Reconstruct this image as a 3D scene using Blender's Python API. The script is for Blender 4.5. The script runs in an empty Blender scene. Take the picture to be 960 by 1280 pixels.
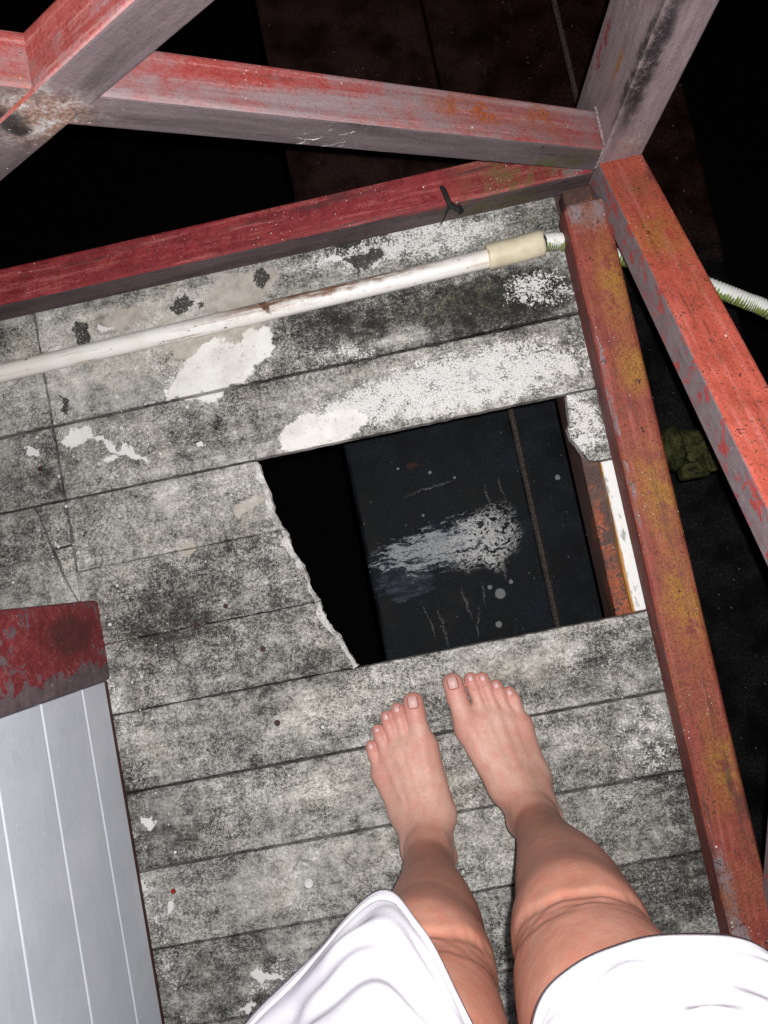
import bpy, bmesh, math, random
import numpy as np
from mathutils import Vector, Matrix
random.seed(7)
rng = np.random.default_rng(7)
S = bpy.context.scene
COL = S.collection
R = math.radians

# ------------------------------------------------------------------ camera, night sky, flash, exposure
cam_d = bpy.data.cameras.new('camera')
cam = bpy.data.objects.new('camera', cam_d)
COL.objects.link(cam)
cam.location = (0, 0, 1.0)
cam.rotation_euler = (R(4.0), R(3.68), R(-11.41))
cam_d.sensor_fit = 'VERTICAL'
cam_d.sensor_height = 36.0
cam_d.lens = 27.0
cam_d.clip_start = 0.01
cam_d.clip_end = 200.0
S.camera = cam

world = bpy.data.worlds.new('World')
S.world = world
world.use_nodes = True
wn = world.node_tree
sky = wn.nodes.new('ShaderNodeTexSky')
sky.sky_type = 'NISHITA'
sky.sun_disc = False
sky.sun_elevation = R(-8)
sky.sun_rotation = R(120)
bg = wn.nodes['Background']
bg.inputs['Strength'].default_value = 0.02
wn.links.new(sky.outputs[0], bg.inputs['Color'])

# the phone's own flash: the only light in this night picture, a small lamp beside the lens
fl_d = bpy.data.lights.new('phone_flash', 'POINT')
fl_d.energy = 49.0
fl_d.color = (1.0, 0.985, 0.975)
fl_d.shadow_soft_size = 0.004
fl = bpy.data.objects.new('phone_flash', fl_d)
COL.objects.link(fl)
fl.location = (0.015, 0.010, 1.002)

S.view_settings.view_transform = 'Standard'
S.view_settings.look = 'None'
S.view_settings.exposure = 0.0
S.view_settings.gamma = 1.0
S.cycles.max_bounces = 4
S.cycles.diffuse_bounces = 2
S.cycles.glossy_bounces = 2
S.cycles.transmission_bounces = 2
S.cycles.caustics_reflective = False
S.cycles.caustics_refractive = False


# ------------------------------------------------------------------ tagging and object helpers
def tag(o, label=None, cat=None, group=None, kind=None):
    if label: o['label'] = label
    if cat: o['category'] = cat
    if group: o['group'] = group
    if kind: o['kind'] = kind
    return o


def empty(name, loc=(0, 0, 0), **k):
    o = bpy.data.objects.new(name, None)
    COL.objects.link(o)
    o.location = loc
    o.empty_display_size = 0.1
    return tag(o, **k)


def link(name, me, mats=(), parent=None, smooth=False, **k):
    o = bpy.data.objects.new(name, me)
    COL.objects.link(o)
    for m in (mats if isinstance(mats, (list, tuple)) else [mats]):
        me.materials.append(m)
    if parent:
        o.parent = parent
        o.matrix_parent_inverse = Matrix.Translation(-Vector(parent.location)) if parent.parent is None else Matrix.Identity(4)
    if smooth:
        me.polygons.foreach_set('use_smooth', [True] * len(me.polygons))
    return tag(o, **k)


def from_bm(bm, name):
    me = bpy.data.meshes.new(name)
    bm.normal_update()
    bm.to_mesh(me)
    bm.free()
    return me


def pydata(name, v, f):
    me = bpy.data.meshes.new(name)
    me.from_pydata([tuple(p) for p in v], [], [tuple(q) for q in f])
    me.update()
    return me


# ------------------------------------------------------------------ material helper
class NT:
    def __init__(s, name):
        s.m = bpy.data.materials.new(name)
        s.m.use_nodes = True
        s.t = s.m.node_tree
        s.b = s.t.nodes['Principled BSDF']

    def n(s, typ, **kw):
        nd = s.t.nodes.new(typ)
        for k, v in kw.items():
            setattr(nd, k, v)
        return nd

    def put(s, sock, v):
        if isinstance(v, bpy.types.NodeSocket):
            s.t.links.new(v, sock)
        elif v is not None:
            if isinstance(v, (tuple, list)) and len(v) == 3 and sock.type == 'RGBA':
                v = (*v, 1)
            sock.default_value = v

    def pos(s):
        return s.n('ShaderNodeNewGeometry').outputs['Position']

    def obj(s):
        return s.n('ShaderNodeTexCoord').outputs['Object']

    def rnd(s):
        return s.n('ShaderNodeObjectInfo').outputs['Random']

    def scale(s, v, sc, loc=(0, 0, 0)):
        m = s.n('ShaderNodeMapping')
        s.put(m.inputs['Vector'], v)
        m.inputs['Scale'].default_value = sc if isinstance(sc, (tuple, list)) else (sc,) * 3
        m.inputs['Location'].default_value = loc
        return m.outputs[0]

    def noise(s, v, scale=5, detail=3, rough=0.55, dist=0.0, col=False):
        m = s.n('ShaderNodeTexNoise')
        s.put(m.inputs['Vector'], v)
        m.inputs['Scale'].default_value = scale
        m.inputs['Detail'].default_value = detail
        m.inputs['Roughness'].default_value = rough
        m.inputs['Distortion'].default_value = dist
        return m.outputs['Color' if col else 'Fac']

    def vor(s, v, scale, feature='F1', rand=1.0):
        m = s.n('ShaderNodeTexVoronoi', feature=feature)
        s.put(m.inputs['Vector'], v)
        m.inputs['Scale'].default_value = scale
        m.inputs['Randomness'].default_value = rand
        return m.outputs['Distance']

    def M(s, op, a, b=None, c=None, clamp=False):
        m = s.n('ShaderNodeMath', operation=op, use_clamp=clamp)
        s.put(m.inputs[0], a)
        if b is not None: s.put(m.inputs[1], b)
        if c is not None: s.put(m.inputs[2], c)
        return m.outputs[0]

    def step(s, v, lo, hi, a=0.0, b=1.0):
        m = s.n('ShaderNodeMapRange', interpolation_type='SMOOTHSTEP')
        s.put(m.inputs['Value'], v)
        s.put(m.inputs['From Min'], lo)
        s.put(m.inputs['From Max'], hi)
        m.inputs['To Min'].default_value = a
        m.inputs['To Max'].default_value = b
        return m.outputs[0]

    def mix(s, f, a, b, blend='MIX'):
        m = s.n('ShaderNodeMix', data_type='RGBA', blend_type=blend)
        s.put(m.inputs[0], f)
        s.put(m.inputs[6], a)
        s.put(m.inputs[7], b)
        return m.outputs[2]

    def ramp(s, v, stops):
        r = s.n('ShaderNodeValToRGB')
        e = r.color_ramp.elements
        while len(e) < len(stops): e.new(.5)
        for q, (p_, c) in zip(e, stops):
            q.position = p_
            q.color = (*c, 1)
        s.put(r.inputs[0], v)
        return r.outputs[0]

    def mx(s, *a):
        r = a[0]
        for q in a[1:]: r = s.M('MAXIMUM', r, q)
        return r

    def warp(s, v, scale, amt, detail=3):
        c = s.noise(v, scale, detail, 0.6, col=True)
        a = s.n('ShaderNodeVectorMath', operation='SUBTRACT')
        s.put(a.inputs[0], c)
        a.inputs[1].default_value = (.5, .5, .5)
        b = s.n('ShaderNodeVectorMath', operation='SCALE')
        s.put(b.inputs[0], a.outputs[0])
        b.inputs['Scale'].default_value = amt
        d = s.n('ShaderNodeVectorMath', operation='ADD')
        s.put(d.inputs[0], v)
        s.put(d.inputs[1], b.outputs[0])
        return d.outputs[0]

    def blob(s, v, c, r, ang=0.0, soft=0.5, amt=1.0):
        """1 inside an ellipse (a stain's own shape), 0 outside"""
        m = s.n('ShaderNodeMapping', vector_type='TEXTURE')
        s.put(m.inputs['Vector'], v)
        c = tuple(c) + (0,) * (3 - len(c))
        r = tuple(r) + (1e3,) * (3 - len(r))
        m.inputs['Location'].default_value = c
        m.inputs['Rotation'].default_value = (0, 0, R(ang))
        m.inputs['Scale'].default_value = r
        l = s.n('ShaderNodeVectorMath', operation='LENGTH')
        s.put(l.inputs[0], m.outputs[0])
        return s.step(l.outputs['Value'], 1.0, 1.0 - soft, 0.0, amt)

    def bump(s, h, strength, dist=0.001, prev=None):
        b = s.n('ShaderNodeBump')
        b.inputs['Strength'].default_value = strength
        b.inputs['Distance'].default_value = dist
        s.put(b.inputs['Height'], h)
        if prev is not None: s.put(b.inputs['Normal'], prev)
        return b.outputs[0]

    def out(s, col, rough=0.8, normal=None, spec=0.3, **kw):
        s.put(s.b.inputs['Base Color'], col)
        s.put(s.b.inputs['Roughness'], rough)
        s.b.inputs['Specular IOR Level'].default_value = spec
        if normal is not None: s.put(s.b.inputs['Normal'], normal)
        for k, v in kw.items():
            s.put(s.b.inputs[k.replace('_', ' ')], v)
        return s.m


def plain(name, col, rough=0.7, spec=0.3):
    t = NT(name)
    n = t.noise(t.obj(), 30, 4, 0.6)
    c = t.mix(t.step(n, .3, .7), tuple(x * .75 for x in col), col)
    return t.out(c, rough, t.bump(t.noise(t.obj(), 250, 3), .3), spec)


# ------------------------------------------------------------------ materials
def mat_floor():
    t = NT('weathered_cement')
    p = t.pos()
    pw = t.warp(p, 38, .026, 5)
    pf = t.warp(p, 120, .012, 4)
    big = t.noise(p, 5, 3, .5)
    med = t.noise(p, 26, 4, .62)
    sp1 = t.noise(p, 240, 4, .75)
    sp2 = t.noise(t.scale(p, 1, (3.1, 1.7, .4)), 330, 3, .7)
    sp3 = t.noise(t.scale(p, 1, (7.1, 2.7, .4)), 620, 2, .6)
    clump = t.noise(t.scale(p, 1, (1.3, 5.1, 2)), 62, 5, .7)
    # zones
    def zone(bl):
        r = None
        for c, rr, a, s_, am in bl:
            q = t.blob(pw, c, rr, a, s_, am)
            r = q if r is None else t.M('ADD', r, q, clamp=True)
        return r
    dark_z = zone([((-.02, .345), (.15, .045), 0, .6, .95), ((.15, .325), (.13, .05), 0, .5, 1.0), ((.0, .44), (.08, .03), 0, .6, .35),
                   ((.235, .43), (.06, .045), 0, .6, .5), ((-.38, -.0), (.1, .07), 0, .8, .5), ((.25, -.36), (.06, .2), 4, .7, .45),
                   ((.225, -.15), (.09, .045), 0, .8, .45), ((-.25, .06), (.16, .13), 20, .9, .3), ((-.43, -.22), (.06, .12), 10, .8, .3),
                   ((-.53, .42), (.05, .04), 0, .6, .5), ((-.3, .235), (.2, .035), 2, .8, .3), ((-.16, -.1), (.09, .03), 0, .8, .4),
                   ((-.15, -.25), (.05, .03), 20, .8, .45), ((-.4, -.28), (.09, .05), 0, .8, .35), ((.02, -.17), (.1, .03), 10, .8, .3), ((.06, .29), (.3, .012), 0, .8, .5),
                   ((.2, -.46), (.12, .1), 0, .8, .5)])
    white_z = zone([((-.25, .315), (.13, .055), 4, .8, .55), ((-.1, .215), (.1, .04), 4, .8, .5), ((.09, .228), (.24, .06), 1, .6, .86), ((.21, .33), (.07, .035), -6, .6, .62), ((.05, .43), (.2, .04), 0, .6, .7),
                    ((-.06, .30), (.1, .03), 0, .7, .45), ((.215, .14), (.05, .06), 0, .4, .7), ((.22, -.26), (.06, .07), 0, .7, .5),
                    ((-.44, -.12), (.03, .2), 6, .8, .4), ((-.44, -.37), (.03, .2), 6, .8, .4), ((.0, -.33), (.06, .09), 0, .8, .3), ((-.36, .24), (.12, .05), 8, .8, .25),
                    ((-.3, -.47), (.1, .04), 10, .8, .4)])
    cream_z = zone([((-.28, .35), (.2, .05), 0, .8, .6), ((.05, -.36), (.2, .06), 0, .9, .4), ((-.3, -.37), (.12, .05), 0, .9, .5), ((-.18, -.15), (.12, .045), 6, .8, .8), ((-.17, -.25), (.13, .05), 6, .8, .7), ((-.12, -.34), (.14, .05), 0, .8, .5), ((-.33, .40), (.3, .05), 0, .6, .6),
                    ((-.42, -.15), (.06, .035), 0, .7, .5), ((.08, -.15), (.12, .03), 0, .8, .5), ((-.02, -.28), (.1, .05), 0, .8, .5)])
    # grain and mould in one tone field: grit, clumps and clouds added up, then ramped from black mould to bare pale cement
    def off(v, k):
        return t.M('MULTIPLY', t.M('SUBTRACT', v, .5), k)
    smooth_z = zone([((-.35, .40), (.2, .05), 0, .7, .8), ((-.36, .33), (.12, .05), 0, .7, .6), ((-.43, -.15), (.05, .03), 0, .8, .9), ((-.42, -.26), (.04, .05), 0, .8, .8), ((-.3, -.46), (.14, .05), 0, .8, .7), ((-.25, -.35), (.16, .05), 0, .8, .5), ((-.54, .24), (.07, .1), 0, .8, .6)])
    amp = t.M('SUBTRACT', t.step(t.noise(t.scale(p, 1, (2, 9, 4)), 11, 3, .6), .35, .65, .62, 1.08), t.M('MULTIPLY', smooth_z, .45))
    tone = t.M('MULTIPLY', t.M('ADD', off(sp1, 1.30), off(sp3, 1.0)), amp)
    tone = t.M('ADD', tone, t.M('MULTIPLY', smooth_z, .05))
    strk = t.noise(t.scale(p, (.16, 1, 1), (6, 1, 1)), 60, 5, .65)
    tone = t.M('ADD', tone, off(clump, .78))
    tone = t.M('ADD', tone, off(med, .55))
    tone = t.M('ADD', tone, off(strk, .40))
    tone = t.M('ADD', tone, off(big, .62))
    tone = t.M('ADD', tone, t.M('MULTIPLY', dark_z, -.30))
    tone = t.M('ADD', tone, t.M('MULTIPLY', cream_z, .17))
    tone = t.M('ADD', tone, off(t.rnd(), .10))
    tone = t.M('ADD', tone, .525)
    col = t.ramp(tone, [(.10, (.018, .018, .016)), (.30, (.055, .054, .049)), (.42, (.145, .142, .13)), (.52, (.25, .245, .228)), (.64, (.37, .36, .335)), (.78, (.52, .505, .475)), (.95, (.74, .735, .72))])
    warm = t.noise(t.scale(p, 1, (4, 4, 4)), 16, 4, .6)
    col = t.mix(t.step(warm, .5, .66, 0, .4), col, t.mix(1.0, col, (1.03, .985, .90), 'MULTIPLY'))
    col = t.mix(t.M('MULTIPLY', cream_z, .5), col, t.mix(1.0, col, (1.04, 1.0, .91), 'MULTIPLY'))
    # moss
    moss = t.blob(pw, (.13, .33), (.2, .035), 0, .7)
    moss = t.mx(moss, t.blob(pw, (.2, .42), (.1, .02), 0, .8), t.blob(pw, (-.38, .36), (.1, .05), 0, .9, .5))
    col = t.mix(t.M('MULTIPLY', moss, t.step(clump, .45, .7, 0, .55)), col, (.075, .08, .03))
    # white paint left over
    densw = t.M('ADD', t.M('ADD', t.M('MULTIPLY', white_z, .66), .14), t.M('MULTIPLY', t.M('SUBTRACT', t.noise(t.scale(p, 1, (9, 4, 1)), 55, 5, .7), .5), 1.1))
    thw = t.step(densw, 0, 1, .72, .30)
    white = t.step(t.M('ADD', sp2, off(clump, .5)), thw, t.M('ADD', thw, .05))
    col = t.mix(t.M('MULTIPLY', white, .92), col, t.mix(t.step(sp3, .35, .6), (.5, .49, .47), (.76, .755, .74)))
    # flaked clean patches, sharp edged
    pq = t.warp(t.warp(pw, 17, .05, 4), 130, .014, 5)
    def patches(bl, soft=.10):
        r = None
        for c, rr, a in bl:
            q = t.blob(pq, c, rr, a, soft)
            r = q if r is None else t.M('MAXIMUM', r, q)
        return r
    pa = patches([((-.235, .313), (.066, .04), 8), ((-.19, .325), (.05, .026), 20), ((-.108, .205), (.062, .028), 6), ((-.438, .266), (.024, .014), 20), ((-.295, .30), (.02, .01), 30)])
    pb = patches([((-.225, .362), (.085, .02), 2), ((-.18, .412), (.06, .03), 14), ((-.315, .093), (.015, .0085), 30), ((-.226, .127), (.026, .009), 35), ((-.34, .41), (.03, .018), 10)], .2)
    pa_c = t.mix(t.step(med, .3, .65), (.66, .64, .60), (.80, .79, .76))
    pb_c = t.mix(t.step(clump, .3, .7), (.37, .33, .285), (.50, .46, .41))
    col = t.mix(t.M('MULTIPLY', pb, .88), col, pb_c)
    col = t.mix(t.M('MULTIPLY', pa, t.step(t.M('ADD', sp1, off(clump, 1.0)), .22, .42, .35, .94)), col, pa_c)
    # small white flakes and small black chips
    fl_ = patches([((-.494, .262), (.012, .007), -40), ((-.395, .228), (.013, .005), 10), ((-.275, .225), (.006, .004), 0), ((-.455, -.335), (.006, .012), 0), ((-.42, -.36), (.005, .005), 0),
                   ((-.43, -.255), (.008, .006), 0), ((-.31, -.465), (.03, .006), -15), ((-.34, -.5), (.012, .005), 10), ((-.462, .0), (.006, .012), 20), ((-.05, .43), (.02, .006), -25), ((-.37, .4), (.007, .004), 0), ((-.385, .24), (.05, .005), -30)], .2)
    col = t.mix(t.M('MULTIPLY', fl_, .9), col, (.74, .73, .71))
    ch = patches([((-.262, .418), (.017, .009), 20), ((-.238, .413), (.008, .006), 20), ((-.150, .425), (.010, .017), 0), ((-.005, .419), (.028, .012), -10), ((-.402, .398), (.016, .022), 10), ((-.45, .305), (.006, .012), 10), ((-.03, .452), (.03, .008), 5)], .15)
    chm = t.M('MULTIPLY', ch, t.step(sp2, .36, .44))
    col = t.mix(t.M('MULTIPLY', chm, .93), col, (.025, .025, .023))
    # hairline cracks
    cr = t.vor(t.warp(p, 9, .12, 4), 7, 'DISTANCE_TO_EDGE')
    crm = t.M('MULTIPLY', t.step(cr, .012, .004), t.step(big, .5, .62))
    col = t.mix(t.M('MULTIPLY', crm, .5), col, (.05, .05, .045))
    nrm = t.bump(t.M('ADD', sp1, clump), .5, .002)
    return t.out(col, .88, nrm, .2)


def mat_broken():
    t = NT('broken_cement')
    p = t.pos()
    n = t.noise(p, 180, 4, .7)
    c = t.mix(t.step(n, .3, .6), (.60, .585, .55), (.84, .83, .81))
    c = t.mix(t.step(t.noise(p, 60, 4), .6, .7), c, (.36, .34, .31))
    return t.out(c, .95, t.bump(n, .9, .003), .1)


def mat_steel(name, red=((.17, .022, .02), (.34, .055, .042)), grey=.4, rust=.3, dark=.2, soft=.05, pinks=.5, moss=(), ochre=(), redpatch=(), rp=.22, greypatch=(), soot=(), tint=(1, 1, 1), specks=.5, chips=.4, pits=.3, bare=(), rusty=(), pitpatch=(), scratch=(),
              greys=((.10, .075, .082), (.27, .215, .225)), stretch=.07):
    """old oxide-red paint over mauve-grey primer; local X runs along the tube"""
    t = NT(name)
    o = t.obj()
    p = t.pos()
    def off(v, k):
        return t.M('MULTIPLY', t.M('SUBTRACT', v, .5), k)
    streak = t.noise(t.scale(o, (stretch, 1, 1)), 120, 5, .7)
    streak2 = t.noise(t.scale(o, (stretch * 3.2, 1, 1), (2, 4, 1)), 40, 5, .68)
    clump = t.noise(t.scale(o, 1, (5, 2, 8)), 36, 6, .72)
    fine = t.noise(t.scale(o, 1, (1, 6, 2)), 260, 4, .72)
    grit = t.noise(t.scale(o, 1, (8, 1, 2)), 620, 2, .6)
    pw = t.warp(p, 45, .03, 4)
    tone = t.M('ADD', t.M('ADD', off(clump, 1.1), off(fine, .9)), t.M('ADD', off(streak, .6), .5))
    redc = t.mix(t.step(tone, .15, .85), red[0], red[1])
    redc = t.mix(t.M('MULTIPLY', t.step(t.M('ADD', streak, off(fine, .4)), .5, .66), pinks), redc, (.52, .19, .175))
    greyc = t.mix(t.step(t.M('ADD', t.M('ADD', off(streak2, 1.2), off(fine, .5)), t.M('ADD', off(streak, .7), .5)), .1, .9), greys[0], greys[1])
    m = t.M('ADD', t.M('ADD', t.M('MULTIPLY', clump, .4), t.M('MULTIPLY', streak2, .45)), t.M('MULTIPLY', streak, .15))
    for c, r in redpatch:
        m = t.M('SUBTRACT', m, t.blob(pw, c, r, 0, .9, rp))
    for c, r in greypatch:
        m = t.M('ADD', m, t.blob(pw, c, r, 0, .9, .22))
    th = .72 - .44 * grey
    m2 = t.M('ADD', m, off(fine, .12))
    g = t.step(m2, th - soft, th + soft)
    col = t.mix(g, redc, greyc)
    # orange rust
    ru = t.M('ADD', t.M('MULTIPLY', t.noise(t.scale(o, (.6, 1, 1), (9, 1, 1)), 24, 6, .74), .65), t.M('MULTIPLY', fine, .35))
    tr = .74 - .42 * rust
    rm = t.step(ru, tr - .05, tr + .08)
    rc = t.mix(t.step(t.M('ADD', grit, off(fine, .6)), .35, .65), (.12, .035, .02), (.36, .115, .045))
    col = t.mix(t.M('MULTIPLY', rm, .75), col, rc)
    for c, r in rusty:
        col = t.mix(t.M('MULTIPLY', t.blob(pw, c, r, 0, .7), t.step(t.M('ADD', clump, off(fine, .6)), .44, .54)), col, t.mix(t.step(fine, .35, .65), (.16, .04, .02), (.40, .105, .04)))
    for c, r in ochre:
        col = t.mix(t.M('MULTIPLY', t.blob(pw, c, r, 0, .9), t.step(t.M('ADD', clump, off(fine, .5)), .32, .56, .0, .92)), col, t.mix(t.step(fine, .35, .65), (.18, .075, .015), (.42, .21, .035)))
    for c, r in moss:
        col = t.mix(t.M('MULTIPLY', t.blob(pw, c, r, 0, .9), t.step(t.M('ADD', clump, off(fine, .5)), .36, .6, .0, .85)), col, (.085, .085, .022))
    # dirt dulling, streaked
    dn = t.M('ADD', t.noise(t.scale(o, (.12, 1, 1), (1, 8, 3)), 50, 6, .74), off(fine, .25))
    dm = t.step(dn, .66 - .3 * dark, .82 - .3 * dark)
    col = t.mix(t.M('MULTIPLY', dm, .72), col, (.035, .026, .027))
    # chips: paint gone down to brown steel
    cf = t.M('ADD', t.M('ADD', t.M('MULTIPLY', fine, .3), t.M('MULTIPLY', clump, .7)), off(grit, .06))
    cm = t.step(cf, .665 - .10 * chips, .675 - .10 * chips)
    col = t.mix(t.M('MULTIPLY', cm, .88), col, (.04, .014, .013))
    # pitting
    pf_ = t.M('ADD', fine, off(grit, .3))
    for c, r in pitpatch:
        pf_ = t.M('ADD', pf_, t.blob(pw, c, r, 0, .7, .17))
    pm = t.step(pf_, .66 - .1 * pits, .70 - .1 * pits)
    col = t.mix(t.M('MULTIPLY', pm, .7), col, (.05, .018, .015))
    for c, r in bare:
        q = t.M('MULTIPLY', t.blob(pw, c, r, 0, .9), t.step(t.M('ADD', clump, off(fine, .5)), .36, .56))
        col = t.mix(q, col, t.ramp(t.M('ADD', t.M('ADD', off(clump, 1.5), off(fine, .8)), .5), [(.2, (.09, .04, .025)), (.4, (.33, .16, .05)), (.55, (.30, .26, .25)), (.8, (.6, .57, .54))]))
    for c, r in soot:
        q = t.blob(t.warp(p, 60, .022, 5), c, r, 0, .7)
        q = t.M('MULTIPLY', q, t.step(t.M('ADD', t.M('MULTIPLY', clump, .5), t.M('MULTIPLY', fine, .5)), .36, .5))
        col = t.mix(t.M('MULTIPLY', q, .93), col, (.014, .014, .016))
    for c, r in scratch:
        sn = t.noise(t.scale(t.warp(p, 30, .02, 2), (.35, 1, 1.6), (4, 4, 4)), 150, 4, .6)
        col = t.mix(t.M('MULTIPLY', t.blob(p, c, r, 0, .7), t.step(sn, .60, .64)), col, (.62, .60, .60))
    # stray white paint flecks of several sizes
    if specks > 0:
        for sc, a_, cut_ in ((60, .085, .66), (150, .12, .64)):
            v = t.vor(t.warp(p, 200, .002, 1), sc)
            sm = t.M('MULTIPLY', t.step(v, a_, a_ * .6), t.step(t.noise(p, 21 if sc < 100 else 13, 1), cut_ - .14 * specks, cut_ + .02 - .14 * specks))
            col = t.mix(t.M('MULTIPLY', sm, .88), col, (.72, .66, .64))
    col = t.mix(1.0, col, tint, 'MULTIPLY')
    h = t.M('ADD', t.M('MULTIPLY', fine, .8), clump)
    rough = t.step(tone, .2, .8, .48, .75)
    return t.out(col, rough, t.bump(h, .6, .0018), .32)


def mat_siding():
    t = NT('grey_paint')
    o = t.pos()
    b = t.noise(t.scale(o, (1, .22, 1)), 120, 4, .6)
    n = t.noise(o, 12, 4, .55)
    c = t.mix(t.step(n, .3, .7), (.52, .555, .62), (.59, .62, .685))
    c = t.mix(t.step(b, .35, .7, 0, .12), c, (.66, .68, .71))
    scr = t.noise(t.scale(o, (1, .25, 2.2)), 40, 5, .7)
    c = t.mix(t.M('MULTIPLY', t.step(scr, .66, .71), t.blob(o, (-.45, -.09, .2), (.3, .07, .3), 0, .8)), c, (.74, .75, .76))
    fl = t.noise(o, 210, 2, .5)
    c = t.mix(t.step(fl, .72, .75), c, (.78, .78, .78))
    dr = t.noise(t.scale(o, (1, .5, 1), (3, 2, 1)), 34, 6, .75)
    c = t.mix(t.step(dr, .58, .72, 0, .3), c, (.36, .37, .40))
    return t.out(c, .58, t.bump(t.noise(t.scale(o, (1, .6, 1)), 150, 4, .6), .28, .0012), .35)


def mat_pvc():
    t = NT('old_pvc')
    o = t.obj()
    s_ = t.noise(t.scale(o, (.06, 1, 1)), 190, 6, .72)
    c = t.mix(t.step(s_, .54, .70), (.78, .765, .735), (.40, .30, .19))
    c = t.mix(t.step(t.noise(o, 9, 3), .5, .65, 0, .35), c, (.62, .56, .46))
    c = t.mix(t.blob(t.warp(t.pos(), 90, .012, 3), (-.148, .377), (.006, .012), 30, .4), c, (.02, .018, .015))
    sc = t.blob(t.warp(t.pos(), 60, .03, 4), (-.07, .383), (.24, .016), 2, .8)
    c = t.mix(t.M('MULTIPLY', sc, t.step(t.noise(t.scale(o, (.1, 1, 1)), 210, 5, .72), .36, .52)), c, (.20, .10, .055))
    fl = t.noise(t.scale(o, (.5, 1, 1)), 190, 3, .6)
    c = t.mix(t.step(fl, .66, .70), c, (.09, .06, .045))
    return t.out(c, .38, t.bump(s_, .1), .45)


def mat_hose():
    t = NT('mossy_white_hose')
    p = t.pos()
    n = t.noise(p, 90, 4, .6)
    nz = t.n('ShaderNodeSeparateXYZ')
    t.put(nz.inputs[0], t.n('ShaderNodeNewGeometry').outputs['Normal'])
    side = t.M('ADD', t.M('MULTIPLY', nz.outputs['Y'], -.7), t.M('MULTIPLY', t.M('SUBTRACT', n, .5), 1.6))
    m = t.step(side, .18, .42)
    c = t.mix(m, (.72, .72, .69), t.mix(t.step(n, .4, .6), (.07, .10, .012), (.2, .26, .06)))
    return t.out(c, .55, t.bump(n, .2), .35)


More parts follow.
